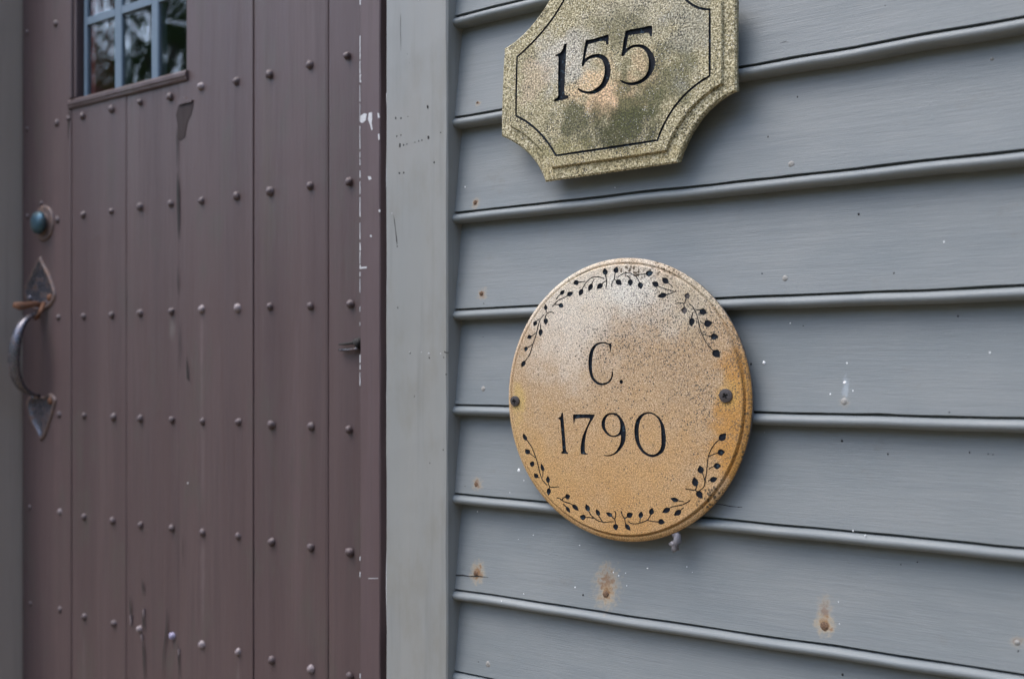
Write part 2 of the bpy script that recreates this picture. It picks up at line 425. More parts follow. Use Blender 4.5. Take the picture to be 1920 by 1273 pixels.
# ------------------------------------------------------------------ clapboard wall
XL = X(848.0, 0.0) - .0018       # meets the casing
XR = 0.85
wall = thing('clapboard_wall', 'grey painted wall of beaded clapboards running right from the doorway', 'wall', (XL, 0, 0)); wall['kind'] = 'thing'
QY = .004
LINES = [((846.3, 31.7), (985.3, 0.0)), ((850.4, 220.3), (1920, 29.7)), ((845.4, 398.9), (1920, 279.9)), ((846.5, 579.7), (1920, 533.5)),
         ((844.4, 757.8), (1920, 783.5)), ((843.3, 923.3), (1920, 1026)), ((843.3, 1103), (1920, 1263.3))]
zs = []
for a, b in LINES:
    A = at(*a, QY); B = at(*b, QY); s = (B.z - A.z) / (B.x - A.x); zs.append((A.z + s * (XL - A.x), s))
E0 = (zs[0][0] - zs[-1][0]) / 6
zs[0] = (zs[1][0] + (zs[0][0] - zs[1][0]), zs[1][1])
lo = at(847.6, 1256, QY).z
allz = [(zs[0][0] + E0 * k, zs[1][1]) for k in (5, 4, 3, 2, 1)] + zs + [(lo - E0 * k, zs[-1][1]) for k in range(0, 6)]
def clap_y(dz): return QY + dz * .135       # board face leans back upwards
STRIPS = [[(.112, None), (.085, None), (.05, None), (.022, None), (.006, None), (.0006, None)],
          [(.0006, None), (.0002, .0100)], [(.0002, .0100), (-.0015, .0100)],
          [(-.0015, .0100), (-.0017, .0056), (-.0024, .0035), (-.0036, .0017), (-.0052, .0004), (-.0070, .0001), (-.0088, .0008), (-.0102, .0023), (-.0112, .0045), (-.0116, .0075), (-.0112, .0215)]]
NS = 90
claps = []
for bi, (z0, s) in enumerate(allz):
    V = []; Fc = []
    for prof in STRIPS:
        base = len(V); m_ = len(prof)
        for i in range(NS + 1):
            x = XL + (XR - XL) * i / NS
            zz = z0 + s * (x - XL)
            for dz, y in prof:
                yy = clap_y(dz) if y is None else y
                w = .0008 * mnoise.noise((x * 16, bi * 5.3, 1.0)) + .0003 * mnoise.noise((x * 70, bi * 3.1, dz * 200))
                wy = .0006 * mnoise.noise((x * 6, bi * 9.1, dz * 30))
                if abs(dz - .0006) < .0001: w += .00045 * mnoise.noise((x * 150, bi * 2.7, 4))
                V.append((x, yy + wy, zz + dz + (w if dz < .05 else 0)))
        for i in range(NS):
            for k in range(m_ - 1):
                a = base + i * m_ + k; Fc.append((a, a + 1, a + 1 + m_, a + m_))
    o = obj('clapboard', V, Fc, M['clap'], wall, smooth=True)
    claps.append((o, z0, s))
def board_at(p):
    best = None
    for o, z0, s in claps:
        z = z0 + s * (p.x - XL)
        if p.z >= z - .012 and (best is None or z > best[1]): best = (o, z)
    return best
def on_board(px, py):
    p = at(px, py, QY); b = board_at(p)
    for _ in range(3):
        p = at(px, py, clap_y(max(0, p.z - b[1])) if p.z > b[1] else .0008); 
    return b[0], p
obj('wall_backing', *box(XL + .004, XR, .027, .10, -.04, 2.4), M['dark'], wall)

# nail heads, putty and specks on the boards
def dome(r, h, n=10, rings=3, jit=0.0, seed=0):
    rr = random.Random(seed); V = []; Fc = []
    for k in range(rings + 1):
        t = k / rings; rad = r * math.cos(t * math.pi / 2 * .92); y = -h * math.sin(t * math.pi / 2 * .92)
        for i in range(n):
            a = 2 * math.pi * i / n; q = 1 + jit * rr.uniform(-1, 1)
            V.append((rad * q * math.cos(a), y + (.0 if k else .0008), rad * q * math.sin(a)))
    for k in range(rings):
        for i in range(n):
            a = k * n + i; b = k * n + (i + 1) % n; Fc.append((a, b, b + n, a + n))
    Fc.append(tuple(rings * n + i for i in range(n)))
    return V, Fc
nv, nf = dome(.0029, .0004, 12, 2, .10, 1)
nail_src = obj('nail', nv, nf, M['rustnail'], None, True, (0, 0, 0))
nv, nf = dome(.0034, .0005, 12, 2, .12, 2)
putty_src = obj('nail', nv, nf, M['putty'], None, True, (0, 0, 0))
first = True
NAILS = [(895, 193, 0, .55), (891, 380, 0, 1.0), (902, 551, 0, 1), (893, 908, 0, 1.15), (892, 1076, 0, 1.25), (1136, 1115, 0, 1.3), (1546, 1174, 0, 1.5),
         (915, 1246, 1, 1.1), (906, 729, 1, 1.0), (1484, 309, 1, 1.0), (1472, 522, 1, .9), (1583, 753, 1, 1.05), (1907, 1205, 1, .75), (1860, 111, 1, .5)]
for px, py, kd, sc in NAILS:
    b, p = on_board(px, py)
    inst(putty_src if kd else nail_src, p, b, (R(-6), random.uniform(0, 6), 0), (sc, 1, sc), 'nail')
bpy.data.objects.remove(nail_src); bpy.data.objects.remove(putty_src)

def speck_set(lst, mat, name, parent, plane):
    parts = []
    for px, py, r in lst:
        p = plane(px, py); v, f = dome(r * (.85 if mat is M['dark'] else .82), r * .18, 8, 2, .38, int(px * 3 + py))
        k = random.uniform(.8, 1.5)
        parts.append(([(a[0] + p.x, a[1] + p.y, a[2] * k + p.z) for a in v], f))
    V, Fc = join(parts); o = obj(name, V, Fc, mat, parent, True); o['kind'] = 'stuff'; return o
rs = random.Random(3)
WH = [(872, 351, .0012), (973, 882, .0022), (982, 902, .0013), (974, 918, .0010), (1150, 1073, .0012), (1160, 1079, .0011), (1214, 1065, .0014), (1288, 1063, .0015), (1301, 1062, .0008),
      (1298, 1073, .001), (1078, 1101, .0010), (1175, 1098, .0007), (1173, 1074, .0007), (1087, 1022, .0009), (1000, 1003, .0008), (972, 1011, .0007), (1557, 739, .0010), (1599, 733, .0009), (1584, 718, .0020),
      (1599, 995, .0010), (1622, 1004, .0006), (1432, 680, .0018), (1588, 681, .0009), (1856, 661, .0009), (1482, 606, .0009), (1770, 454, .0010), (1153, 352, .0008), (1572, 1128, .0006), (1574, 1169, .0006), (1434, 811, .0008),
      (956, 924, .0008), (1133, 1056, .0006), (1136, 1041, .0006), (895, 959, .0007), (982, 1113, .0008), (940, 1127, .0008)]
byb = {}
for px, py, r in WH:
    b, p = on_board(px, py); byb.setdefault(b.name, (b, []))[1].append((px, py, r))
for b, l in byb.values(): speck_set(l, M['white'], 'white_speck', b, lambda x, y: on_board(x, y)[1])
DK = [(1610, 402, .0013), (1429, 513, .0011), (1676, 512, .0011), (1506, 611, .0009), (1796, 593, .0010), (1579, 827, .0013), (1818, 848, .0009), (1093, 1115, .0010), (1720, 1054, .0008), (1689, 1058, .0009),
      (932, 1177, .0010), (897, 1240, .0009), (1580, 1264, .0012), (1419, 945, .0008), (906, 632, .0008), (907, 569, .0008), (1665, 851, .001), (1780, 773, .0009), (872, 912, .0008), (1909, 1220, .0010), (1853, 851, .0007), (1862, 852, .0007),
      (1408, 683, .0012), (1495, 182, .0008), (1660, 11, .001), (1440, 257, .0009)]
byb = {}
for px, py, r in DK:
    b, p = on_board(px, py); byb.setdefault(b.name, (b, []))[1].append((px, py, r))
for b, l in byb.values(): speck_set(l, M['dark'], 'dark_speck', b, lambda x, y: on_board(x, y)[1])
def crack(pts, w, name, parent, plane, mat, lift=.00025):
    P = [plane(*p) for p in pts]; V = []; Fc = []
    for i, p in enumerate(P):
        e = 0.15 if i in (0, len(P) - 1) else random.uniform(.6, 1.3)
        t = (P[min(i + 1, len(P) - 1)] - P[max(i - 1, 0)]).normalized(); n = Vector((-t.z, 0, t.x))
        for q in (n * (w * e / 2), -n * (w * e / 2)): V.append(p + q + Vector((0, -lift, 0)))
    for i in range(len(P) - 1): Fc.append((2 * i, 2 * i + 1, 2 * i + 3, 2 * i + 2))
    return obj(name, V, Fc, mat, parent)
for pts, w in [([(844, 1080), (856, 1078), (868, 1078), (880, 1080), (888, 1080), (900, 1080), (916, 1082)], .0014),
               ([(1338, 944), (1356, 946), (1370, 949), (1392, 951)], .0011),
               ([(1380, 950), (1385, 950.5), (1392, 950)], .0007), ([(1462, 82), (1472, 79), (1480, 80)], .0007), ([(1836, 277), (1845, 278), (1853, 284)], .0007)]:
    b, _ = on_board(*pts[0]); crack(pts, w, 'crack', b, lambda x, y: on_board(x, y)[1], M['dark'])

# ------------------------------------------------------------------ door frame
TY = -.008                                   # casing front
CX0, CX1 = X(723, TY), X(838.5, TY)
JY = .004
JX0, JX1 = X(675, JY), X(712.5, JY)
DY = .036                                    # door front
DX0 = X(43.5, DY); DX1 = JX0 + .02
frame = thing('door_frame', 'grey casing and brown jamb boards framing the studded brown door', 'door frame', ((DX0 + CX1) / 2, .03, 0)); frame['kind'] = 'thing'
casing = obj('casing', *vert_board(CX0, CX1, TY, .09, -.04, 2.15, .0016, 90, .0006, 1), M['casing'], frame)
jamb = obj('jamb', *vert_board(JX0, JX1, JY, .10, -.04, 2.13, .0012, 90, .0005, 2), M['jamb'], frame)
obj('rebate', *box(JX1, CX0, .030, .095, -.04, 2.13), M['jamb'], frame)
lj = obj('jamb', *vert_board(DX0 - .045, DX0 - .0045, -.040, .10, -.04, 2.13, .0015, 60, .0005, 3), M['jambgrey'], frame)
obj('casing', *vert_board(DX0 - .165, DX0 - .046, -.030, .09, -.04, 2.15, .0016, 40, .0005, 4), M['casing'], frame)
obj('head', *box(DX0 - .17, CX1, -.012, .09, 2.16, 2.30), M['casing'], frame)
cp = lambda x, y: at(x, y, TY + .0001)
jp = lambda x, y: at(x, y, JY + .0001)
# flaked paint along the jamb corner
rs = random.Random(5); parts = []
def flake(poly, plane, lift=.0003):
    P = [plane(*p) for p in poly]; n = len(P); f = [p + Vector((0, -lift, 0)) for p in P]
    b = [p + Vector((0, .0004, 0)) for p in P]
    return (f + b, [tuple(range(n))] + [(i, (i + 1) % n, n + (i + 1) % n, n + i) for i in range(n)])
def strip(y0, y1, w0, w1):
    L = []; Rr = []; y = y0
    while y < y1:
        L.append((674.6, y)); Rr.append((674.8 + .5 * rs.uniform(.6 * w0, w1), y)); y += rs.uniform(5, 11)
    return L + Rr[::-1]
for a, b, w0, w1 in [(0, 10, 1, 4), (68, 140, 2.2, 4.2), (140, 160, 3.5, 6.5), (160, 235, 1.0, 2.4), (237, 318, 1.4, 2.6), (320, 365, 1, 3), (370, 452, 1.5, 3), (455, 470, 2, 4), (472, 520, 2, 3.6), (522, 566, 1, 2),
                     (575, 600, .8, 2), (604, 618, 1, 2.5), (665, 696, 2.4, 3.6), (698, 735, 1.4, 3.4), (905, 909, 1, 3), (1043, 1057, 1.5, 3), (1072, 1084, 1, 3), (1140, 1146, .8, 2), (1262, 1273, 1, 3)]:
    y = a
    while y < b:                        # broken into short runs
        e = min(b, y + rs.uniform(10, 46)); parts.append(flake(strip(y, e, w0, w1), jp)); y = e + rs.choice((-1, -1, -1, -1, 4, 10))
parts.append(flake([(676, 218), (683, 213), (688, 214), (686, 226), (680, 231), (676, 230)], jp))
parts.append(flake([(692, 212), (698, 211), (698, 224), (697, 232), (699, 243), (697, 245), (694, 234), (690, 224)], jp))
parts.append(flake([(708, 212), (711, 213), (712, 221), (709, 222)], jp)); parts.append(flake([(709, 252), (711.5, 251), (712, 262), (710, 263)], jp))
parts.append(flake([(690, 331), (695, 331), (697, 336), (692, 338)], jp)); parts.append(flake([(694, 441), (697, 441), (697, 445), (694, 444)], jp))
parts.append(flake([(676, 501), (688, 500), (688, 503), (677, 504)], jp)); parts.append(flake([(690, 1083.6), (709, 1083), (709, 1084), (692, 1084.8)], jp))
parts.append(flake([(710, 394), (713, 393), (713, 398), (711, 398)], jp))
V, Fc = join(parts); o = obj('paint_flake', V, Fc, M['chip'], jamb); o['kind'] = 'stuff'
# pale edge of the casing's back strip
obj('casing_edge', *vert_board(CX0 - .0022, CX0 - .0002, TY + .004, .03, .75, 1.35, .0004, 60, .0012, 8), M['chip'], frame)
SP = [(742, 222, .0017), (752, 222, .0014), (765, 219, .001), (744, 256, .0013), (752, 254, .0011), (750, 273, .0022), (757, 272, .0014), (763, 271, .0012), (778, 267, .001), (785, 265, .0013), (791, 263, .0012), (802, 201, .0020), (803, 258, .0019),
      (826, 249, .0011), (814, 305, .0018), (749, 325, .0020), (757, 324, .0016), (767, 321, .0009), (777, 319, .0008), (750, 350, .0011), (751, 27, .0007), (751, 48, .001), (764, 102, .001), (768, 119, .0008), (775, 20, .0009), (746, 577, .0012), (769, 662, .0012),
      (805, 671, .0013), (777, 743, .0011), (831, 843, .0011), (806, 868, .0008), (832, 670, .0011), (733, 402, .0006), (745, 462, .0011), (790, 1095, .0007), (785, 1049, .0006), (836, 702, .0012), (834, 660, .0012)]
speck_set(SP, M['dark'], 'dark_speck', casing, cp)
speck_set([(735, 400, .0016), (737, 405, .0012), (768, 660, .0010), (790, 660, .0011), (804, 663, .0015), (826, 663, .0014), (745, 459, .0010), (785, 0, .0020), (760, 567, .0007)], M['chip'], 'pale_speck', casing, cp)
crack([(738, 403), (740, 415), (742, 432), (744, 450), (745, 462)], .0013, 'scratch', casing, cp, M['dark'])
crack([(751, 26), (751.5, 38), (751, 52), (751.5, 70), (752, 98)], .0006, 'scratch', casing, cp, M['dark'])
crack([(834, 661), (838, 661), (842, 661)], .0015, 'scratch', casing, cp, M['dark'])

# ------------------------------------------------------------------ door
door = thing('plank_door', 'brown painted plank door with rows of iron studs and a small window', 'door', ((DX0 + DX1) / 2, DY, 0)); door['kind'] = 'thing'
DZ0, DZ1 = 0.02, 2.10; DB = DY + .045
dx = lambda px: X(px, DY)
sillz = at(240, 168, DY).z
WX0, WX1 = dx(146), dx(350)
dx_ = dx
def plank(x0, x1, z0, z1, seed, off=0.0, n=60): return vert_board(x0 + .00008, x1 - .00008, DY + off, DB, z0, z1, 0.0009 if x0 > dx(460) else .0006, n, .0003, seed, .0035)
planks = []
def addp(v): 
    o = obj('plank', *v, M['door'], door); planks.append(o); return o
addp(plank(DX0, dx(134), DZ0, DZ1, 11, -.0012))
addp(plank(dx(134), dx(236), DZ0, sillz, 12))
addp(plank(dx(236), dx(336), DZ0, sillz, 13, .0006))
p3 = addp(join([vert_board(dx(336) + .0002, WX1, DY, DB, DZ0, sillz, .00005, 60, 0), vert_board(WX1, dx(474) - .0002, DY, DB, DZ0, DZ1, .00005, 60, 0)]))
addp(plank(dx(474), dx(613), DZ0, DZ1, 15, .0008))
addp(plank(dx(613), DX1, DZ0, DZ1, 16, .0018))
WT = sillz + .40
addp(join([plank(dx(134), WX1, WT, DZ1, 17)]))
dp = lambda x, y: at(x, y, DY - .0004)
wood = lambda k: planks[k]
# cracks and checks in the planks
for k, pts, w in [(2, [(333, 240), (333, 262), (333.5, 285), (333, 318)], .003), (2, [(334, 322), (334.5, 350), (335, 385), (335.5, 420), (335.5, 452)], .0038), (2, [(334.5, 500), (335, 530), (335.5, 555)], .0024),
                  (3, [(337.5, 605), (338, 640), (338, 690)], .0018), (3, [(351, 668), (352, 690), (353, 708), (354, 714)], .0036),
                  (2, [(268, 1085), (269, 1100), (269, 1115)], .0038), (2, [(269, 1148), (270, 1165), (271, 1183)], .0034), (2, [(269, 1196), (270, 1218), (271, 1245), (272, 1273)], .0044),
                  (2, [(244, 1115), (246, 1140), (247, 1178)], .0022), (2, [(315, 1140), (313, 1180), (308, 1220), (306, 1273)], .0026), (2, [(334, 1206), (336, 1230), (338, 1273)], .0030), (3, [(343, 1000), (344, 1030), (345, 1062)], .0014), (5, [(616, 900), (617, 920)], .002),
                  (1, [(131, 205), (130, 225), (129, 262)], .004), (2, [(296, 332), (295, 350)], .0016)]:
    crack(pts, w, 'crack', wood(k), dp, M['dark'], .0012)
parts = [flake(q, dp, .0015) for q in ([(245, 1154), (247, 1152), (247, 1168), (246, 1172)], [(269, 1143), (271, 1140), (271, 1152), (270, 1156)], [(335, 1217), (337, 1215), (337, 1226), (336, 1229)],
                                       [(265, 1190), (267, 1188), (268, 1200)])]
V, Fc = join(parts); o = obj('paint_flake', V, Fc, M['studp'], planks[2]); o['kind'] = 'stuff'
# wedge-shaped remnant below the window's corner; its shaded face is painted dark, not modelled
wedge_pts = [(333, 205), (336, 196), (343, 194), (361, 191), (362, 199), (358, 214), (351, 229), (348, 247), (347, 257), (339, 263), (334, 262), (333, 236), (330, 216)]
V, Fc = flake(wedge_pts, dp, .0002); obj('painted_shade_patch', V, Fc, M['wedge_shade'], planks[3])
V, Fc = flake([(334, 196), (338, 184), (346, 182), (352, 187), (362, 188), (361, 192), (350, 194), (337, 198)], dp, .0022); obj('splinter', V, Fc, M['door'], planks[3])

speck_set([(97, 250, .0022), (98, 351, .0022), (90, 346, .001), (56, 871, .0012), (352, 906, .001), (45, 105, .0012)], M['white'], 'white_speck', planks[0], dp)
# studs
STUDS = [(105.5, 44), (51.5, 60), (108, 230), (51.5, 242), (129.4, 222), (155, 217), (209, 204), (262.6, 191), (318.7, 181), (376.5, 162), (443, 152), (505, 139), (580.5, 121), (650.4, 104),
         (109, 411), (156, 402), (209, 395), (262.6, 387), (319.7, 381), (378, 376), (444, 367), (506, 358), (581, 348), (653.4, 340),
         (110.6, 594), (157, 592), (210, 590), (262.6, 586), (321, 583), (378, 579), (446, 577), (506, 574), (582, 573), (656, 569),
         (112, 776), (158, 778), (213, 781), (262.6, 784), (322.4, 786), (379.5, 789), (447, 790), (509, 795), (582.5, 798), (654, 804),
         (57, 950), (113, 958), (158, 968), (211.6, 975), (263, 983), (321.7, 989), (380, 997), (446.5, 1004), (509, 1015), (582.6, 1025), (654.7, 1034),
         (58, 1130), (113, 1141), (158, 1155), (213.5, 1167), (261, 1178), (323, 1191), (378.5, 1207), (446.5, 1221), (509, 1236), (582.6, 1253), (656, 1266), (53, 405), (78, 381)]
PALE = {(378, 579), (446, 577), (261, 1178), (378.5, 1207), (446.5, 1221), (582.6, 1253), (376.5, 162), (113, 958)}
srcs = []
for sd in range(3):
    v, f = dome(.0056, .0043, 9, 3, .17, 20 + sd); srcs.append(obj('stud', v, f, M['stud'], None, True, (0, 0, 0)))
def variant(src, mat):
    o = src.copy(); o.data = src.data.copy(); o.data.materials[0] = mat; COL.objects.link(o); return o
pale = variant(srcs[0], M['studp']); lil = variant(srcs[1], M['studl'])
for i, (px, py) in enumerate(STUDS):
    s = pale if (px, py) in PALE else lil if (px, py) == (323, 1191) else srcs[i % 3]
    k = .82 if px < 60 else random.uniform(.86, 1.08)
    inst(s, at(px, py + 1, DY - .0005), door, (random.uniform(-.15, .15), random.uniform(0, 6.28), random.uniform(-.15, .15)), (k, k, k), 'stud')
for s in srcs + [pale, lil]: bpy.data.objects.remove(s)

# window in the door
GY = DY + .011
win = bpy.data.objects.new('window', None); COL.objects.link(win); win.parent = door
win.location = Vector(((WX0 + WX1) / 2, GY, sillz)) - world_loc(door)
# bottom moulding and left moulding of the opening
def sill_prof():
    x0, x1 = dx(131), dx(353); V = []; Fc = []
    prof = [(.006, DY + .03), (.0055, DY - .002), (.002, DY - .0052), (-.0025, DY - .0052), (-.0045, DY - .0036), (-.0062, DY - .0036), (-.0085, DY - .002), (-.009, DY + .002)]
    for i in range(21):
        x = x0 + (x1 - x0) * i / 20
        for dz, y in prof: V.append((x, y + .0004 * mnoise.noise((x * 60, dz * 400, 0)), sillz + dz))
    m_ = len(prof)
    for i in range(20):
        for k in range(m_ - 1): a = i * m_ + k; Fc.append((a, a + 1, a + 1 + m_, a + m_))
    Fc.append(tuple(range(m_))); Fc.append(tuple(20 * m_ + k for k in range(m_)))
    return V, Fc
obj('sill', *sill_prof(), M['door'], win)
obj('frame', *join([vert_board(dx(134), dx(141), DY - .006, DY + .02, sillz + .007, WT, .0015, 20, .0004, 31), vert_board(dx(141.3), WX0, DY - .003, GY + .02, sillz + .0071, WT, .0012, 20, .0004, 32)]), M['door'], win)
# sash: muntins
gz0 = sillz + .0045
GX = lambda px: X(px, GY - .004)
gl = X(160, GY - .004)
vm = [(GX(214.5), GX(228)), (GX(283), GX(296.5))]
hz = at(231, 18, GY - .004).z; pitch_z = hz - gz0
mt = obj('stile', *vert_board(gl - .004, gl + .004, GY - .004, GY + .012, gz0, WT, .001, 20, .0003, 40), M['muntin'], win)
for a, b in vm: obj('muntin', *vert_board(a, b, GY - .004, GY + .012, gz0, WT, .0015, 20, .0003, int(a * 999)), M['muntin'], win)
GR = WX1 + .004
xs = [gl + .004, vm[0][0], vm[0][1], vm[1][0], vm[1][1], GR]
for r_ in range(3):
    zc = gz0 + pitch_z * (r_ + 1)
    for k in range(3):
        x0, x1 = xs[2 * k] - .0004, xs[2 * k + 1] + .0004
        if r_ < 2: obj('muntin', *box(x0, x1, GY - .0036, GY + .0115, zc - .0055, zc + .0055), M['muntin'], win)
        z0 = gz0 + pitch_z * r_ + (.0055 if r_ else 0)
        obj('pane', *box(x0 - .002, x1 + .002, GY - .0006, GY + .0018, z0 - .001, min(WT, zc)), M['glass'], win)
# dark room behind, and the red inner frame
ix0, ix1, iy0, iy1 = WX0 - .25, WX1 + .45, DB + .001, DB + .9
obj('room_lining', [(ix0, iy0, .9), (ix1, iy0, .9), (ix1, iy1, .9), (ix0, iy1, .9), (ix0, iy0, 2.05), (ix1, iy0, 2.05), (ix1, iy1, 2.05), (ix0, iy1, 2.05)],
    [(0, 1, 2, 3), (4, 5, 6, 7), (1, 2, 6, 5), (2, 3, 7, 6), (3, 0, 4, 7)], M['room'], door)
obj('inner_frame', *vert_board(gl + .0045, gl + .016, GY + .0035, DB + .0005, gz0, WT, .001, 10, 0, 50), M['red'], win)

# hinge leaf by the right jamb
hp = lambda x, y, d=.003: at(x, y, DY - d)
V, Fc = join([tube([hp(636, 645.5), hp(648, 645), hp(660, 643), hp(668, 641)], [.0012, .0015, .002, .004], 8), tube([hp(636, 656), hp(648, 656), hp(660, 655), hp(670, 652)], [.0016, .0018, .0018, .003], 8)])
hg = obj('hinge_prong', V, Fc, M['dark'], door, True)
V, Fc = tube([hp(637, 656.5, .005), hp(648, 656.5, .005), hp(660, 655.5, .005), hp(673, 653, .006)], [.0010, .0011, .0012, .002], 8)
obj('hinge_pin', V, Fc, M['iron'], door, True)
V, Fc = tube([hp(664, 641, .001), hp(672, 642, .004), hp(678, 646, .004)], [.003, .006, .007], 8); obj('hinge_knuckle', V, Fc, M['dark'], door, True)

# knob
kn = bpy.data.objects.new('knob', None); COL.objects.link(kn); kn.parent = door
kc = at(85, 419, DY); kn.location = kc - world_loc(door)
def lathe(c, prof, n=28, sq=1.0):
    V = []; Fc = []
    for r, d in prof:
        for i in range(n):
            a = 2 * math.pi * i / n; V.append((c.x + r * math.cos(a), c.y - d, c.z + r * sq * math.sin(a)))
    for k in range(len(prof) - 1):
        for i in range(n):
            a = k * n + i; b = k * n + (i + 1) % n; Fc.append((a, b, b + n, a + n))
    Fc.append(tuple((len(prof) - 1) * n + i for i in range(n)))
    return V, Fc
obj('rosette', *lathe(kc, [(.0275, -.001), (.0275, .0025), (.0255, .0045), (.022, .0035), (.0125, .004), (.0115, .006)]), M['ironp'], kn, True)
obj('grip_ball', *lathe(kc, [(.012, .003), (.012, .006), (.0155, .0075), (.0172, .0090), (.0176, .0115), (.0170, .0140), (.0145, .0165), (.0105, .0182), (.006, .0190), (.001, .0192)]), M['patina'], kn, True)

# latch handle
hd = bpy.data.objects.new('latch_handle', None); COL.objects.link(hd); hd.parent = door
hd.location = at(78, 655, DY) - world_loc(door)
def cusp(pts, th, rim, name, mat):
    """flat iron plate of the given outline with a raised, rounded rim"""
    C = catmull([at(x + rs.uniform(-1.6, 1.6), y + rs.uniform(-2, 2), DY).xz for x, y in pts], 3, True); n = len(C); cen = sum(C, Vector((0, 0))) / n
    def ring(k, d): return [((cen + (p - cen) * k).x, DY - d, (cen + (p - cen) * k).y) for p in C]
    V = ring(1.0, -.001) + ring(1.0, th) + ring(.95, th + rim) + ring(.86, th + rim) + ring(.78, th) + ring(.4, th * .8)
    Fc = []
    for k in range(5):
        for i in range(n): a = k * n + i; b = k * n + (i + 1) % n; Fc.append((a, b, b + n, a + n))
    Fc.append(tuple(5 * n + i for i in range(n)))
    return obj(name, V, Fc, None, hd, True, mats=[mat, M['iron']], midx=[0 if i < 3 * n else 1 for i in range(len(Fc))])
cusp([(78, 482), (84, 492), (93, 512), (101, 533), (106, 552), (104, 567), (96, 577), (84, 584), (72, 584), (62, 578), (53, 568), (50, 550), (52, 533), (60, 512), (70, 494)], .002, .0022, 'upper_plate', M['ironp'])
cusp([(78, 828), (72, 812), (63, 792), (57, 772), (53, 754), (57, 743), (66, 740), (76, 743), (86, 741), (97, 739), (106, 748), (107, 760), (102, 780), (93, 803), (85, 818)], .002, .0022, 'lower_plate', M['ironp'])
for px, py, mm in ((93, 558, 'rust'), (55, 560, 'iron'), (62, 745, 'iron'), (95, 751, 'rust')):
    v, f = dome(.0058, .0035, 12, 3, .05, px); p = at(px, py, DY - .003); obj('screw', [(a[0] + p.x, a[1] + p.y, a[2] + p.z) for a in v], f, M[mm], hd, True)
gx = dx(78)
# the grip: a strap that bows out from the door
gp = []
for (d, py_top) in ((.004, None),): pass
za, zb = at(78, 588, DY).z, at(84, 742, DY).z
for i in range(25):
    t = i / 24; a = t * math.pi
    d = .004 + .040 * math.sin(a) ** .75
    gp.append((gx + .003 * math.sin(2 * a), DY - d, za + (zb - za) * t + .012 * math.sin(2 * a)))
gr = [.0042 + .0085 * math.sin(math.pi * i / 24) for i in range(25)]
obj('grip', *tube(gp, gr, 12, 0.55, (1, 0, 0)), M['iron'], hd, True)
# thumb lever through the upper plate
th = [(gx + .006, DY - .001, za + .012), (gx + .004, DY - .012, za + .014), (gx, DY - .022, za + .012), (gx - .004, DY - .032, za + .010), (gx - .010, DY - .040, za + .012)]
obj('thumb_lever', *tube(th, [.004, .0045, .005, .0065, .004], 10, .5, (0, 0, 1)), M['rust'], hd, True)
th = [(gx + .012, DY - .003, za + .016), (gx + .014, DY - .009, za + .004), (gx + .010, DY - .012, za - .005), (gx + .004, DY - .012, za - .008), (gx - .001, DY - .010, za - .002)]
obj('lever_curl', *tube(th, [.003, .0035, .0035, .003, .002], 10), M['rust'], hd, True)

# ------------------------------------------------------------------ house number sign
Z155 = lambda pts: zpts(pts, 920, 0, 3.5354)
def proj(pts, y): return [at(x, yy, y).xz for x, yy in pts]
def arc3(a, b, c, n=10):
    """arc through three points (quadratic)"""
    a, b, c = Vector(a), Vector(b), Vector(c); q = b * 2 - (a + c) / 2
    return [a * (1 - t) ** 2 + q * 2 * t * (1 - t) + c * t * t for t in [i / n for i in range(n)]]
SB, SRIM, SF = -.0010, -.0128, -.0155
out155 = (arc3((68, 902), (255, 1025), (360, 1206)) + arc3((360, 1206), (800, 1143), (1236, 1080), 4) + arc3((1236, 1080), (1395, 778), (1627, 604)) +
          arc3((1627, 604), (1627, 290), (1627, -28), 4) + arc3((1627, -28), (1440, -130), (1340, -300)) + arc3((1340, -300), (900, -240), (480, -180), 4) + arc3((480, -180), (295, 135), (88, 322)) + arc3((88, 322), (74, 600), (68, 902), 4))
step155 = (arc3((122, 832), (290, 950), (402, 1112)) + arc3((402, 1112), (780, 1058), (1160, 1000), 4) + arc3((1160, 1000), (1310, 735), (1532, 554)) +
           arc3((1532, 554), (1532, 280), (1532, 5), 4) + arc3((1532, 5), (1360, -90), (1250, -250)) + arc3((1250, -250), (850, -190), (466, -120), 4) + arc3((466, -120), (330, 165), (124, 345)) + arc3((124, 345), (122, 590), (122, 832), 4))
bord155 = (arc3((168, 770), (315, 872), (433, 1032)) + arc3((433, 1032), (770, 983), (1105, 931), 4) + arc3((1105, 931), (1242, 680), (1452, 505)) +
           arc3((1452, 505), (1452, 285), (1452, 65), 4) + arc3((1452, 65), (1300, 6), (1194, -176)) + arc3((1194, -176), (850, -125), (521, -74), 4) + arc3((521, -74), (385, 160), (175, 380)) + arc3((175, 380), (170, 575), (168, 770), 4))
outW = proj(Z155(out155), SRIM); stepW = proj(Z155(step155), SF); bordW = proj(Z155(bord155), SF)
def grow(P, d):
    n = len(P); c = sum(P, Vector((0, 0))) / n; area = sum(P[i].x * P[(i + 1) % n].y - P[(i + 1) % n].x * P[i].y for i in range(n)); sg = 1 if area > 0 else -1
    o = []
    for i in range(n):
        a = (P[i] - P[i - 1]); b = (P[(i + 1) % n] - P[i])
        na = Vector((a.y, -a.x)).normalized(); nb = Vector((b.y, -b.x)).normalized(); q = na + nb
        q = q / max(.6, q.length) if q.length > 1e-6 else na
        o.append(P[i] + q.normalized() * d * sg)
    return o
sc = at(1150, 120, 0)
sign = thing('house_number_sign', 'mossy stone house number sign with scooped corners reading 155', 'sign', (sc.x, SB, sc.z))
n = len(outW)
rim_in = grow(outW, -.0016); step_out = grow(stepW, .0009)
ringf, _ = engraved_face([rim_in, step_out], [], SRIM)
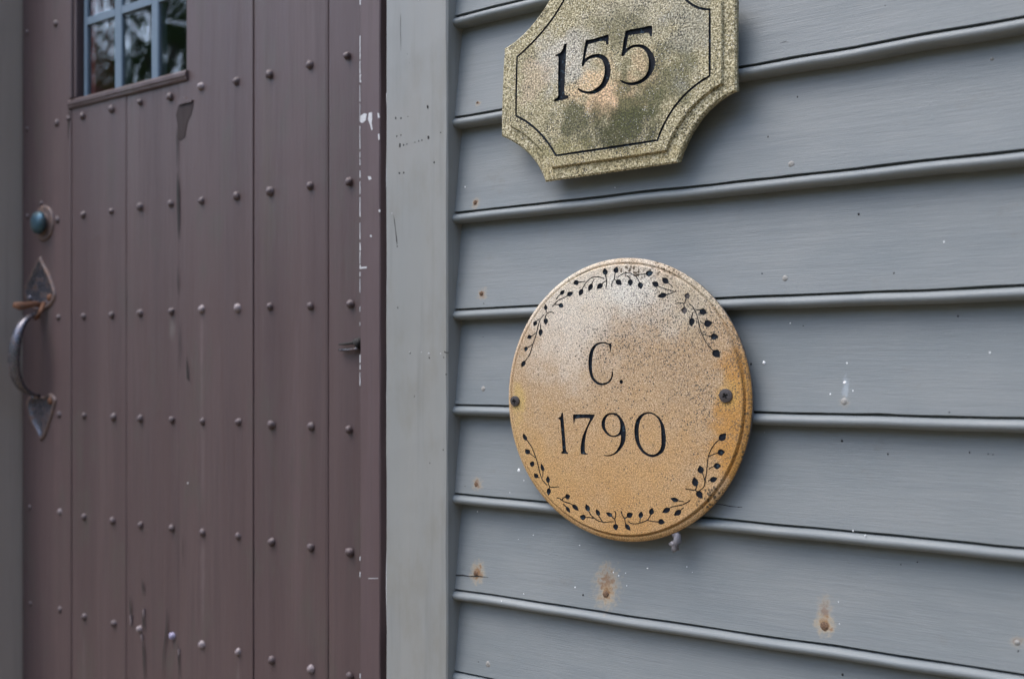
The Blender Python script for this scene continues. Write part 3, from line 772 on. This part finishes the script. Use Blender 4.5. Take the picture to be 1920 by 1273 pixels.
V = [(p.x, SB, p.y) for p in grow(outW, -.0035)] + [(p.x, SRIM + .0016, p.y) for p in outW] + [(p.x, SRIM, p.y) for p in rim_in]
Fc = [(k * n + i, k * n + (i + 1) % n, (k + 1) * n + (i + 1) % n, (k + 1) * n + i) for k in range(2) for i in range(n)] + [tuple(range(n))]
obj('plate', *join([(V, Fc), ringf]), M['sign'], sign)
ZA = lambda p: glyph_smooth(proj(zpts(p, 1020, 40, 7.958), SF)); ZB = lambda p: glyph_smooth(proj(zpts(p, 1130, 40, 7.958), SF))
g1 = [(345, 330), (335, 400), (325, 600), (315, 800), (308, 950), (303, 1060), (315, 1105), (368, 1108), (362, 1150), (300, 1172), (230, 1185), (155, 1205), (152, 1165), (200, 1140), (212, 1090), (208, 950), (210, 800), (213, 650), (215, 560), (205, 525), (170, 525), (168, 505), (235, 475), (270, 430), (292, 380), (300, 345)]
g5a = [(630, 285), (720, 270), (820, 240), (890, 220), (965, 196), (966, 270), (960, 350), (930, 350), (918, 305), (880, 297), (820, 305), (740, 328), (660, 350), (640, 420), (625, 500), (612, 562), (660, 530), (720, 502), (800, 490), (880, 505), (940, 550), (975, 620), (993, 690), (995, 760), (980, 850), (945, 930), (890, 1000), (830, 1050), (770, 1080), (690, 1088), (610, 1080), (550, 1060), (510, 1032), (495, 1016), (515, 998), (560, 1025), (620, 1045), (690, 1045), (740, 1025), (800, 985), (850, 930), (885, 850), (903, 770), (903, 690), (885, 620), (850, 570), (800, 548), (740, 550), (680, 570), (630, 610), (600, 650), (590, 675), (558, 672), (565, 620), (580, 540), (595, 430), (610, 350), (620, 300)]
g5b = [(340, 150), (420, 125), (560, 100), (680, 75), (738, 68), (742, 150), (735, 228), (708, 232), (695, 190), (670, 178), (560, 190), (440, 205), (385, 215), (370, 290), (358, 360), (350, 410), (400, 380), (460, 357), (530, 348), (600, 355), (660, 385), (715, 440), (760, 510), (783, 590), (780, 660), (760, 730), (720, 800), (660, 870), (590, 920), (510, 950), (430, 962), (350, 945), (290, 920), (255, 885), (255, 872), (300, 890), (350, 910), (420, 915), (490, 905), (560, 875), (620, 830), (665, 760), (685, 690), (690, 610), (680, 540), (650, 470), (610, 425), (560, 398), (500, 390), (440, 405), (390, 435), (355, 470), (325, 505), (310, 532), (275, 520), (285, 470), (300, 370), (320, 250)]
shapes = [([grow(bordW, .0011), grow(bordW, -.0011)], .0012), ([ZA(g1)], .0020), ([ZA(g5a)], .0020), ([ZB(g5b)], .0020)]
fr, res = engraved_face([stepW], shapes, SF)
V = [(p.x, SRIM + .0005, p.y) for p in step_out] + [(p.x, SF + .0008, p.y) for p in stepW] 
stepW2 = grow(stepW, -.0008)
fr, res = engraved_face([stepW2], shapes, SF)
n = len(stepW)
V += [(p.x, SF, p.y) for p in stepW2]
Fc = [(k * n + i, k * n + (i + 1) % n, (k + 1) * n + (i + 1) % n, (k + 1) * n + i) for k in range(2) for i in range(n)]
obj('raised_panel', *join([(V, Fc), fr]), M['sign'], sign)
for nm, r_ in zip(('border_line', 'numeral', 'numeral', 'numeral'), res): obj(nm, *r_, M['engrave'], sign)

# ------------------------------------------------------------------ round date plaque
PB, PR, PF = -.0008, -.0085, -.0110
EDGE = [(958, 700), (1010.5, 569.4), (1066.5, 518), (1129.8, 489), (1180, 482.3), (1242, 491.7), (1294.6, 522.4), (1343.4, 570), (1386.8, 636), (1403, 699), (957, 803.6), (976, 868.7), (1012, 928), (1055.7, 970.8), (1113.5, 1002.4), (1180, 1015), (1252, 1004), (1318, 964), (1370, 901.8), (1399, 828)]
Q = np.array([tuple(at(x, y, PR).xz) for x, y in EDGE]); A_ = np.c_[2 * Q, np.ones(len(Q))]
so = np.linalg.lstsq(A_, (Q ** 2).sum(1), rcond=None)[0]
PC = Vector((so[0], so[1])); PRAD = math.sqrt(so[2] + so[0] ** 2 + so[1] ** 2)
print('plaque', PC, PRAD)
plq = thing('date_plaque', 'round golden stone plaque engraved C. 1790 inside a leafy vine border', 'plaque', (PC.x, PB, PC.y))
NC = 128
def circ(r): return [PC + Vector((math.cos(2 * math.pi * i / NC), math.sin(2 * math.pi * i / NC))) * r for i in range(NC)]
FR = PRAD * .945
prof = [(PRAD - .0020, PB), (PRAD - .0008, PB - .001), (PRAD, PR + .0024), (PRAD - .0006, PR + .0010), (PRAD - .0022, PR), (PRAD * .974, PR - .0005), (PRAD * .966, PR - .0002), (PRAD * .960, PR + .0007), (PRAD * .955, PR - .0002), (PRAD * .950, PF + .0005), (FR, PF)]
V = []; Fc = []
for r_, y in prof:
    for p in circ(r_): V.append((p.x, y, p.y))
for k in range(len(prof) - 1):
    for i in range(NC): Fc.append((k * NC + i, k * NC + (i + 1) % NC, (k + 1) * NC + (i + 1) % NC, (k + 1) * NC + i))
GL = lambda p, ox, oy, s=12.73: glyph_smooth(proj(zpts(p, ox, oy, s), PF))
gC = [(720, 840), (750, 842), (758, 910), (745, 990), (715, 1060), (660, 1120), (590, 1155), (500, 1175), (400, 1165), (320, 1110), (250, 1030), (205, 920), (180, 800), (168, 680), (172, 560), (190, 430), (225, 320), (280, 240), (350, 180), (420, 155), (500, 142), (580, 148), (640, 175), (685, 180), (705, 160), (722, 155), (718, 240), (705, 365), (692, 368), (670, 260), (650, 215), (590, 185), (520, 180), (450, 190), (390, 220), (340, 270), (300, 350), (275, 450), (262, 560), (255, 680), (258, 800), (272, 900), (305, 990), (360, 1060), (420, 1105), (500, 1120), (580, 1110), (650, 1070), (700, 1000), (722, 920)]
gdot = [(953 + 42 * math.cos(a), 1092 + 52 * math.sin(a)) for a in [2 * math.pi * i / 14 for i in range(14)]]
h1 = [(240, 105), (262, 125), (272, 220), (290, 420), (308, 640), (325, 850), (340, 1010), (385, 1065), (388, 1095), (330, 1090), (270, 1085), (222, 1085), (220, 1050), (255, 1020), (245, 900), (232, 700), (215, 500), (200, 330), (190, 270), (165, 268), (148, 255), (150, 235), (190, 215), (215, 180), (225, 120)]
h7 = [(505, 148), (700, 145), (1020, 150), (1020, 175), (990, 235), (930, 330), (880, 430), (840, 530), (810, 640), (795, 750), (785, 870), (785, 1000), (800, 1065), (850, 1085), (855, 1105), (780, 1105), (690, 1095), (685, 1060), (680, 950), (695, 830), (720, 700), (760, 590), (810, 480), (860, 370), (905, 265), (880, 245), (720, 238), (560, 250), (545, 275), (535, 350), (515, 372), (508, 280), (500, 190)]
h9 = [(420, 110), (510, 125), (590, 180), (650, 260), (700, 350), (730, 450), (745, 560), (742, 680), (730, 780), (690, 880), (630, 970), (560, 1050), (480, 1105), (380, 1140), (300, 1148), (230, 1138), (222, 1112), (300, 1118), (380, 1108), (450, 1078), (520, 1010), (570, 930), (610, 830), (625, 730), (630, 660), (610, 640), (560, 665), (500, 690), (430, 690), (350, 670), (270, 610), (210, 530), (170, 450), (162, 360), (185, 270), (235, 190), (310, 130)]
h9i = [(420, 155), (500, 175), (560, 230), (600, 320), (612, 420), (605, 520), (570, 600), (510, 645), (440, 655), (380, 635), (310, 570), (265, 490), (248, 400), (255, 300), (290, 220), (350, 165)]
h0 = [(1290, 92), (1370, 105), (1450, 150), (1540, 220), (1610, 320), (1660, 430), (1685, 560), (1700, 700), (1695, 850), (1670, 980), (1610, 1070), (1520, 1130), (1420, 1165), (1330, 1165), (1230, 1125), (1130, 1050), (1040, 930), (980, 790), (952, 640), (950, 480), (970, 360), (1010, 260), (1080, 170), (1180, 110)]
h0i = [(1300, 132), (1380, 150), (1460, 200), (1530, 290), (1570, 400), (1585, 540), (1592, 700), (1590, 850), (1565, 970), (1510, 1050), (1430, 1100), (1350, 1105), (1270, 1080), (1190, 1020), (1120, 920), (1075, 800), (1055, 650), (1052, 500), (1070, 370), (1110, 260), (1170, 180), (1240, 142)]
VINES = [  # origin, scale, stem width, leaves (base, tip, width), stems
 (970, 560, 9.09, 16, [((485, 195), (480, 92), 62), ((478, 332), (486, 448), 76), ((402, 515), (384, 648), 72), ((318, 380), (282, 472), 68), ((240, 638), (165, 672), 74), ((160, 815), (130, 905), 62), ((130, 1060), (70, 1168), 72)],
  [[(455, 270), (400, 340), (365, 430), (340, 530), (310, 650), (270, 760), (245, 850), (200, 970), (130, 1070)], [(265, 770), (215, 810), (160, 835)], [(325, 575), (275, 615), (230, 648)], [(380, 340), (345, 370), (312, 392)], [(392, 430), (400, 530)], [(488, 185), (500, 245)], [(475, 345), (485, 290), (520, 245), (570, 228), (605, 238), (628, 258)]]),
 (1030, 490, 12.73, 24, [((262, 798), (367, 682), 92), ((428, 822), (568, 730), 112), ((225, 1035), (345, 1085), 115), ((700, 488), (565, 532), 125), ((788, 660), (715, 832), 110), ((1022, 540), (933, 720), 108), ((1268, 540), (1133, 662), 122), ((1352, 325), (1308, 162), 125), ((1572, 280), (1617, 126), 122), ((1595, 452), (1728, 562), 135)],
  [[(160, 910), (200, 850), (265, 790)], [(72, 1088), (120, 1030), (190, 950), (290, 895), (370, 860), (440, 820)], [(120, 1030), (180, 1030), (235, 1045)], [(860, 485), (690, 500)], [(782, 675), (840, 560), (920, 465), (1000, 400), (1080, 375), (1180, 375), (1260, 395), (1310, 420)], [(1075, 425), (1040, 480), (1012, 555)], [(1345, 320), (1355, 400), (1370, 480), (1365, 560), (1345, 630)], [(1365, 465), (1310, 495), (1255, 545)], [(1572, 270), (1560, 350), (1550, 420), (1510, 490), (1490, 550), (1490, 612)], [(1550, 425), (1615, 480)]]),
 (1140, 490, 13.71, 25, [((576, 460), (570, 648), 135), ((815, 540), (852, 720), 140), ((968, 335), (1170, 278), 150), ((1292, 640), (1125, 535), 148), ((1548, 562), (1390, 418), 150), ((1503, 848), (1268, 908), 132)],
  [[(245, 415), (320, 360), (400, 315), (480, 305), (560, 305), (640, 345), (720, 395), (770, 465), (815, 555)], [(485, 365), (540, 420), (575, 480)], [(720, 345), (850, 340), (985, 325)], [(1280, 635), (1380, 680), (1480, 715), (1600, 745), (1690, 765)], [(1535, 550), (1620, 620), (1670, 685)], [(1490, 865), (1570, 845), (1660, 805), (1715, 785), (1740, 745)]]),
 (1250, 530, 7.958, 14, [((288, 238), (322, 146), 82), ((260, 366), (268, 474), 86), ((382, 525), (363, 658), 86), ((492, 412), (602, 458), 98), ((557, 625), (684, 595), 108), ((655, 800), (775, 812), 98), ((692, 1015), (795, 1115), 118)],
  [[(330, 310), (385, 355), (420, 420), (445, 470), (465, 540), (480, 620), (500, 690), (525, 760), (550, 820), (590, 890), (640, 960), (710, 1028)], [(120, 315), (180, 305), (230, 305), (260, 330), (260, 375)], [(270, 310), (290, 240)], [(415, 398), (500, 408)], [(500, 570), (530, 600), (570, 615)], [(540, 785), (565, 775), (610, 790), (665, 800)], [(390, 440), (375, 540)]]),
 (970, 800, 9.09, 16, [((158, 232), (98, 112), 66), ((212, 455), (132, 382), 88), ((292, 640), (208, 618), 98), ((350, 868), (285, 790), 74), ((442, 758), (402, 622), 58), ((525, 955), (517, 832), 68), ((540, 1045), (528, 1170), 74)],
  [[(155, 215), (230, 320), (270, 400), (310, 510), (340, 600), (365, 700), (395, 820), (440, 920), (510, 998)], [(205, 440), (260, 490), (310, 525)], [(345, 855), (378, 868)], [(438, 750), (435, 860)], [(525, 945), (550, 1020), (620, 1028), (710, 1020)], [(550, 1020), (540, 1060)]]),
 (1040, 910, 12.73, 25, [((248, 278), (375, 245), 130), ((282, 505), (372, 650), 84), ((428, 455), (575, 605), 100), ((822, 612), (742, 436), 112), ((1062, 720), (987, 560), 98), ((742, 770), (595, 735), 138), ((1374, 735), (1220, 640), 98), ((1450, 915), (1466, 1072), 128)],
  [[(50, 290), (120, 310), (180, 355), (270, 400), (360, 425), (445, 472)], [(180, 340), (200, 300), (265, 272)], [(205, 435), (240, 480), (300, 525)], [(812, 595), (850, 680), (900, 740), (950, 780), (1020, 830), (1100, 860), (1200, 880), (1300, 865), (1410, 860)], [(730, 760), (830, 762), (930, 780)], [(1048, 705), (1090, 790), (1140, 860)], [(1425, 610), (1455, 650), (1455, 740), (1435, 800), (1445, 860), (1450, 935)], [(1360, 725), (1390, 770), (1435, 800)]]),
 (1150, 910, 12.0, 24, [((308, 705), (440, 622), 128), ((272, 865), (390, 1016), 98), ((608, 732), (628, 574), 108), ((842, 658), (872, 494), 114), ((1010, 808), (1162, 832), 128), ((1275, 520), (1095, 608), 122), ((1465, 342), (1280, 286), 104), ((1525, 562), (1360, 675), 124)],
  [[(180, 575), (200, 660), (255, 750), (265, 820), (288, 885)], [(255, 750), (325, 692)], [(330, 800), (400, 850), (500, 860), (590, 845), (680, 815), (765, 775), (800, 730), (850, 645)], [(595, 830), (610, 720)], [(765, 780), (850, 800), (930, 808), (1025, 820)], [(1260, 508), (1340, 475), (1450, 455), (1560, 430), (1650, 385), (1710, 350), (1735, 310)], [(1450, 340), (1520, 355), (1590, 362)], [(1510, 558), (1555, 520), (1590, 490)]]),
 (1270, 800, 9.09, 18, [((712, 225), (835, 110), 122), ((686, 450), (815, 425), 112), ((620, 672), (748, 662), 108), ((555, 915), (685, 868), 98), ((415, 792), (382, 655), 112), ((322, 1015), (284, 850), 112), ((332, 1095), (434, 1222), 106)],
  [[(725, 208), (640, 290), (580, 380), (540, 470), (520, 560), (508, 680), (495, 790), (480, 880), (470, 970), (440, 1040), (370, 1090)], [(700, 442), (610, 470), (535, 510)], [(640, 668), (580, 690), (535, 725)], [(575, 900), (525, 925)], [(420, 770), (450, 850), (468, 920)], [(328, 990), (325, 1040), (300, 1075), (220, 1070), (135, 1052)], [(300, 1075), (345, 1110)]]),
]
shapes = []; meta = []
for vi, (ox, oy, s_, w, leaves, stems) in enumerate(VINES):
    k0 = len(shapes)
    for st in stems:
        shapes.append(([proj(zpts(ribbon(st, w), ox, oy, s_), PF)], .0008)); meta.append(('vine', vi, 0))
    for b_, t_, w_ in leaves:
        shapes.append(([proj(zpts(leaf_poly(b_, t_, w_), ox, oy, s_), PF)], .0009)); meta.append(('leaf', vi, 1 if (vi == 3 and b_[0] < 300) else 0))
for nm, polys in (('letter', [GL(gC, 1090, 630)]), ('full_stop', [proj(zpts(gdot, 1090, 630, 12.73), PF)]), ('numeral', [GL(h1, 1035, 765)]), ('numeral', [GL(h7, 1035, 765)]), ('numeral', [GL(h9, 1115, 765), GL(h9i, 1115, 765)]), ('numeral', [GL(h0, 1115, 765), GL(h0i, 1115, 765)])):
    shapes.append((polys, .0014)); meta.append((nm, None, 0))
fr, res = engraved_face([circ(FR)], shapes, PF)
nf_ = len(Fc); Vd, Fd = join([(V, Fc), fr])
obj('disc', Vd, Fd, None, plq, mats=[M['plaque'], M['side']], midx=[1 if i < 2 * NC else 0 for i in range(len(Fd))])
vines = {}
for vi in range(len(VINES)):
    V, Fc = join([r_ for r_, mt_ in zip(res, meta) if mt_[0] == 'vine' and mt_[1] == vi])
    vines[vi] = obj('vine', V, Fc, M['engrave'], plq)
for r_, (nm, vi, fade) in zip(res, meta):
    if nm == 'leaf': obj('leaf', *r_, M['faded' if fade else 'engrave'], vines[vi])
    elif nm != 'vine': obj(nm, *r_, M['engrave'], plq)
# cross-head screws
def screw(px, py, r, rot, tilt):
    c = at(px, py, PF); prof = [(r, -.0005), (r, .0010), (r * .93, .0019), (r * .5, .0023)]
    n = 24; V = []; Fc = []
    for rr, d in prof:
        for i in range(n):
            a = 2 * math.pi * i / n; V.append(Vector((rr * math.cos(a), -d, rr * math.sin(a))))
    for k in range(len(prof) - 1):
        for i in range(n): Fc.append((k * n + i, k * n + (i + 1) % n, (k + 1) * n + (i + 1) % n, (k + 1) * n + i))
    # cross recess: engraved disc top
    rt = r * .5; a0, b0 = r * .44, r * .13
    top = [Vector((rt * math.cos(2 * math.pi * i / n), rt * math.sin(2 * math.pi * i / n))) for i in range(n)]
    cr = [(b0, a0), (b0, b0), (a0, b0), (a0, -b0), (b0, -b0), (b0, -a0), (-b0, -a0), (-b0, -b0), (-a0, -b0), (-a0, b0), (-b0, b0), (-b0, a0)]
    ca, sa = math.cos(rot), math.sin(rot); cr = [Vector((x * ca - y * sa, x * sa + y * ca)) for x, y in cr]
    f_, rs_ = engraved_face([top], [([cr], .0014)], -.0023)
    tl = lambda L: [Vector((v[0], v[1] + tilt[0] * v[0] + tilt[1] * v[2], v[2])) + c for v in L]
    h = obj('screw', *join([(tl(V), Fc), (tl(f_[0]), f_[1])]), M['screw'], plq)
    obj('cross_slot', tl(rs_[0][0]), rs_[0][1], M['dark'], h)
screw(1361.5, 742, .0062, R(28), (.08, -.06)); screw(966.5, 752, .0053, R(5), (.05, -.1))
# bead of caulk under the rim
cb = at(1265, 1015, -.004); pts = [cb + Vector((.001, 0, .010)), cb + Vector((.0035, -.001, .006)), cb + Vector((.0038, -.002, .0)), cb + Vector((.002, -.002, -.005)), cb + Vector((-.001, -.0015, -.008))]
V1 = tube(pts, [.002, .0034, .0038, .0042, .002], 10, .8); pts2 = [cb + Vector((-.004, 0, .008)), cb + Vector((-.001, -.001, .007)), cb + Vector((.001, -.001, .004))]
V2 = tube(pts2, [.001, .0018, .002], 8); V3 = tube([cb + Vector((-.005, -.0005, -.003)), cb + Vector((-.002, -.001, -.002)), cb + Vector((.001, -.001, -.003))], [.0012, .0028, .003], 8)
obj('caulk_blob', *join([V1, V2, V3]), M['caulk'], plq, True)

# ------------------------------------------------------------------ trees across the lawn (mirrored in the window)
def tree(loc, h, crown, seed, label):
    rr = random.Random(seed); root = thing('tree', label, 'tree', loc, 'trees across the lawn')
    L = Vector(loc); parts = [tube([L + Vector((0, 0, -.2)), L + Vector((.05, .02, h * .25)), L + Vector((.0, .1, h * .5)), L + Vector((.1, .0, h * .85))], [.26, .19, .14, .04], 12)]
    tips = []
    for i in range(16):
        a = rr.uniform(0, 6.28); z = h * rr.uniform(.22, .8); l = crown * rr.uniform(.6, 1.05) * (1.1 - .5 * z / h)
        s = L + Vector((0, 0, z)); e = s + Vector((math.cos(a) * l, math.sin(a) * l, l * rr.uniform(.1, .6))); mid = (s + e) / 2 + Vector((0, 0, .15))
        parts.append(tube([s, mid, e], [.07, .04, .012], 6)); tips += [e, mid, (mid + e) / 2]
    obj('trunk', *join(parts), M['bark'], root, True)
    V = []; Fc = []
    for i in range(62):
        c = rr.choice(tips) + Vector((rr.gauss(0, .45), rr.gauss(0, .45), rr.gauss(0, .35))); R0 = rr.uniform(.25, .6)
        for k in range(55):
            p = c + Vector((rr.gauss(0, R0 * .5), rr.gauss(0, R0 * .5), rr.gauss(0, R0 * .4)))
            a = Vector((rr.gauss(0, 1), rr.gauss(0, 1), rr.gauss(0, .6))).normalized(); b = a.orthogonal().normalized(); s = rr.uniform(.05, .10)
            q = len(V); V += [p - a * s, p + b * s * .5, p + a * s, p - b * s * .5]; Fc.append((q, q + 1, q + 2, q + 3))
    obj('crown', V, Fc, M['leaf'], root)
tree((-10.6, -6.6, 0), 7.5, 2.6, 1, 'leafy green tree across the lawn mirrored in the door window, nearest the house')
def leaf_screen(pts, seed, n):
    rr = random.Random(seed); V = []; Fc = []
    for _ in range(n):
        k = rr.randrange(len(pts) - 1); (x0, y0, h0), (x1, y1, h1) = pts[k], pts[k + 1]; t = rr.random()
        h = (h0 + (h1 - h0) * t) * (1 + .22 * mnoise.noise((x0 + (x1 - x0) * t, (y0 + (y1 - y0) * t) * .6, seed)))
        p = Vector((x0 + (x1 - x0) * t + rr.gauss(0, .7), y0 + (y1 - y0) * t + rr.gauss(0, .7), h * rr.random() ** .85))
        a = Vector((rr.gauss(0, 1), rr.gauss(0, 1), rr.gauss(0, .7))).normalized(); b = a.orthogonal().normalized(); s = rr.uniform(.10, .24)
        q = len(V); V += [p - a * s, p + b * s * .6, p + a * s, p - b * s * .6]; Fc.append((q, q + 1, q + 2, q + 3))
    return V, Fc
hg_ = obj('added_foliage_screen', *leaf_screen([(-26, -4, 4.6), (-22, -12, 4.6), (-12, -17, 6.5), (0, -18, 7.5), (9, -15, 7.5), (12, -8, 7.0), (12, -1, 6.0)], 4, 42000), M['leaf']); hg_['kind'] = 'stuff'  # unseen foliage mass added to block low sky and tint the fill light
tree((-16.5, -9.0, 0), 10.0, 3.2, 2, 'tall green tree farther across the lawn behind the mirrored one')
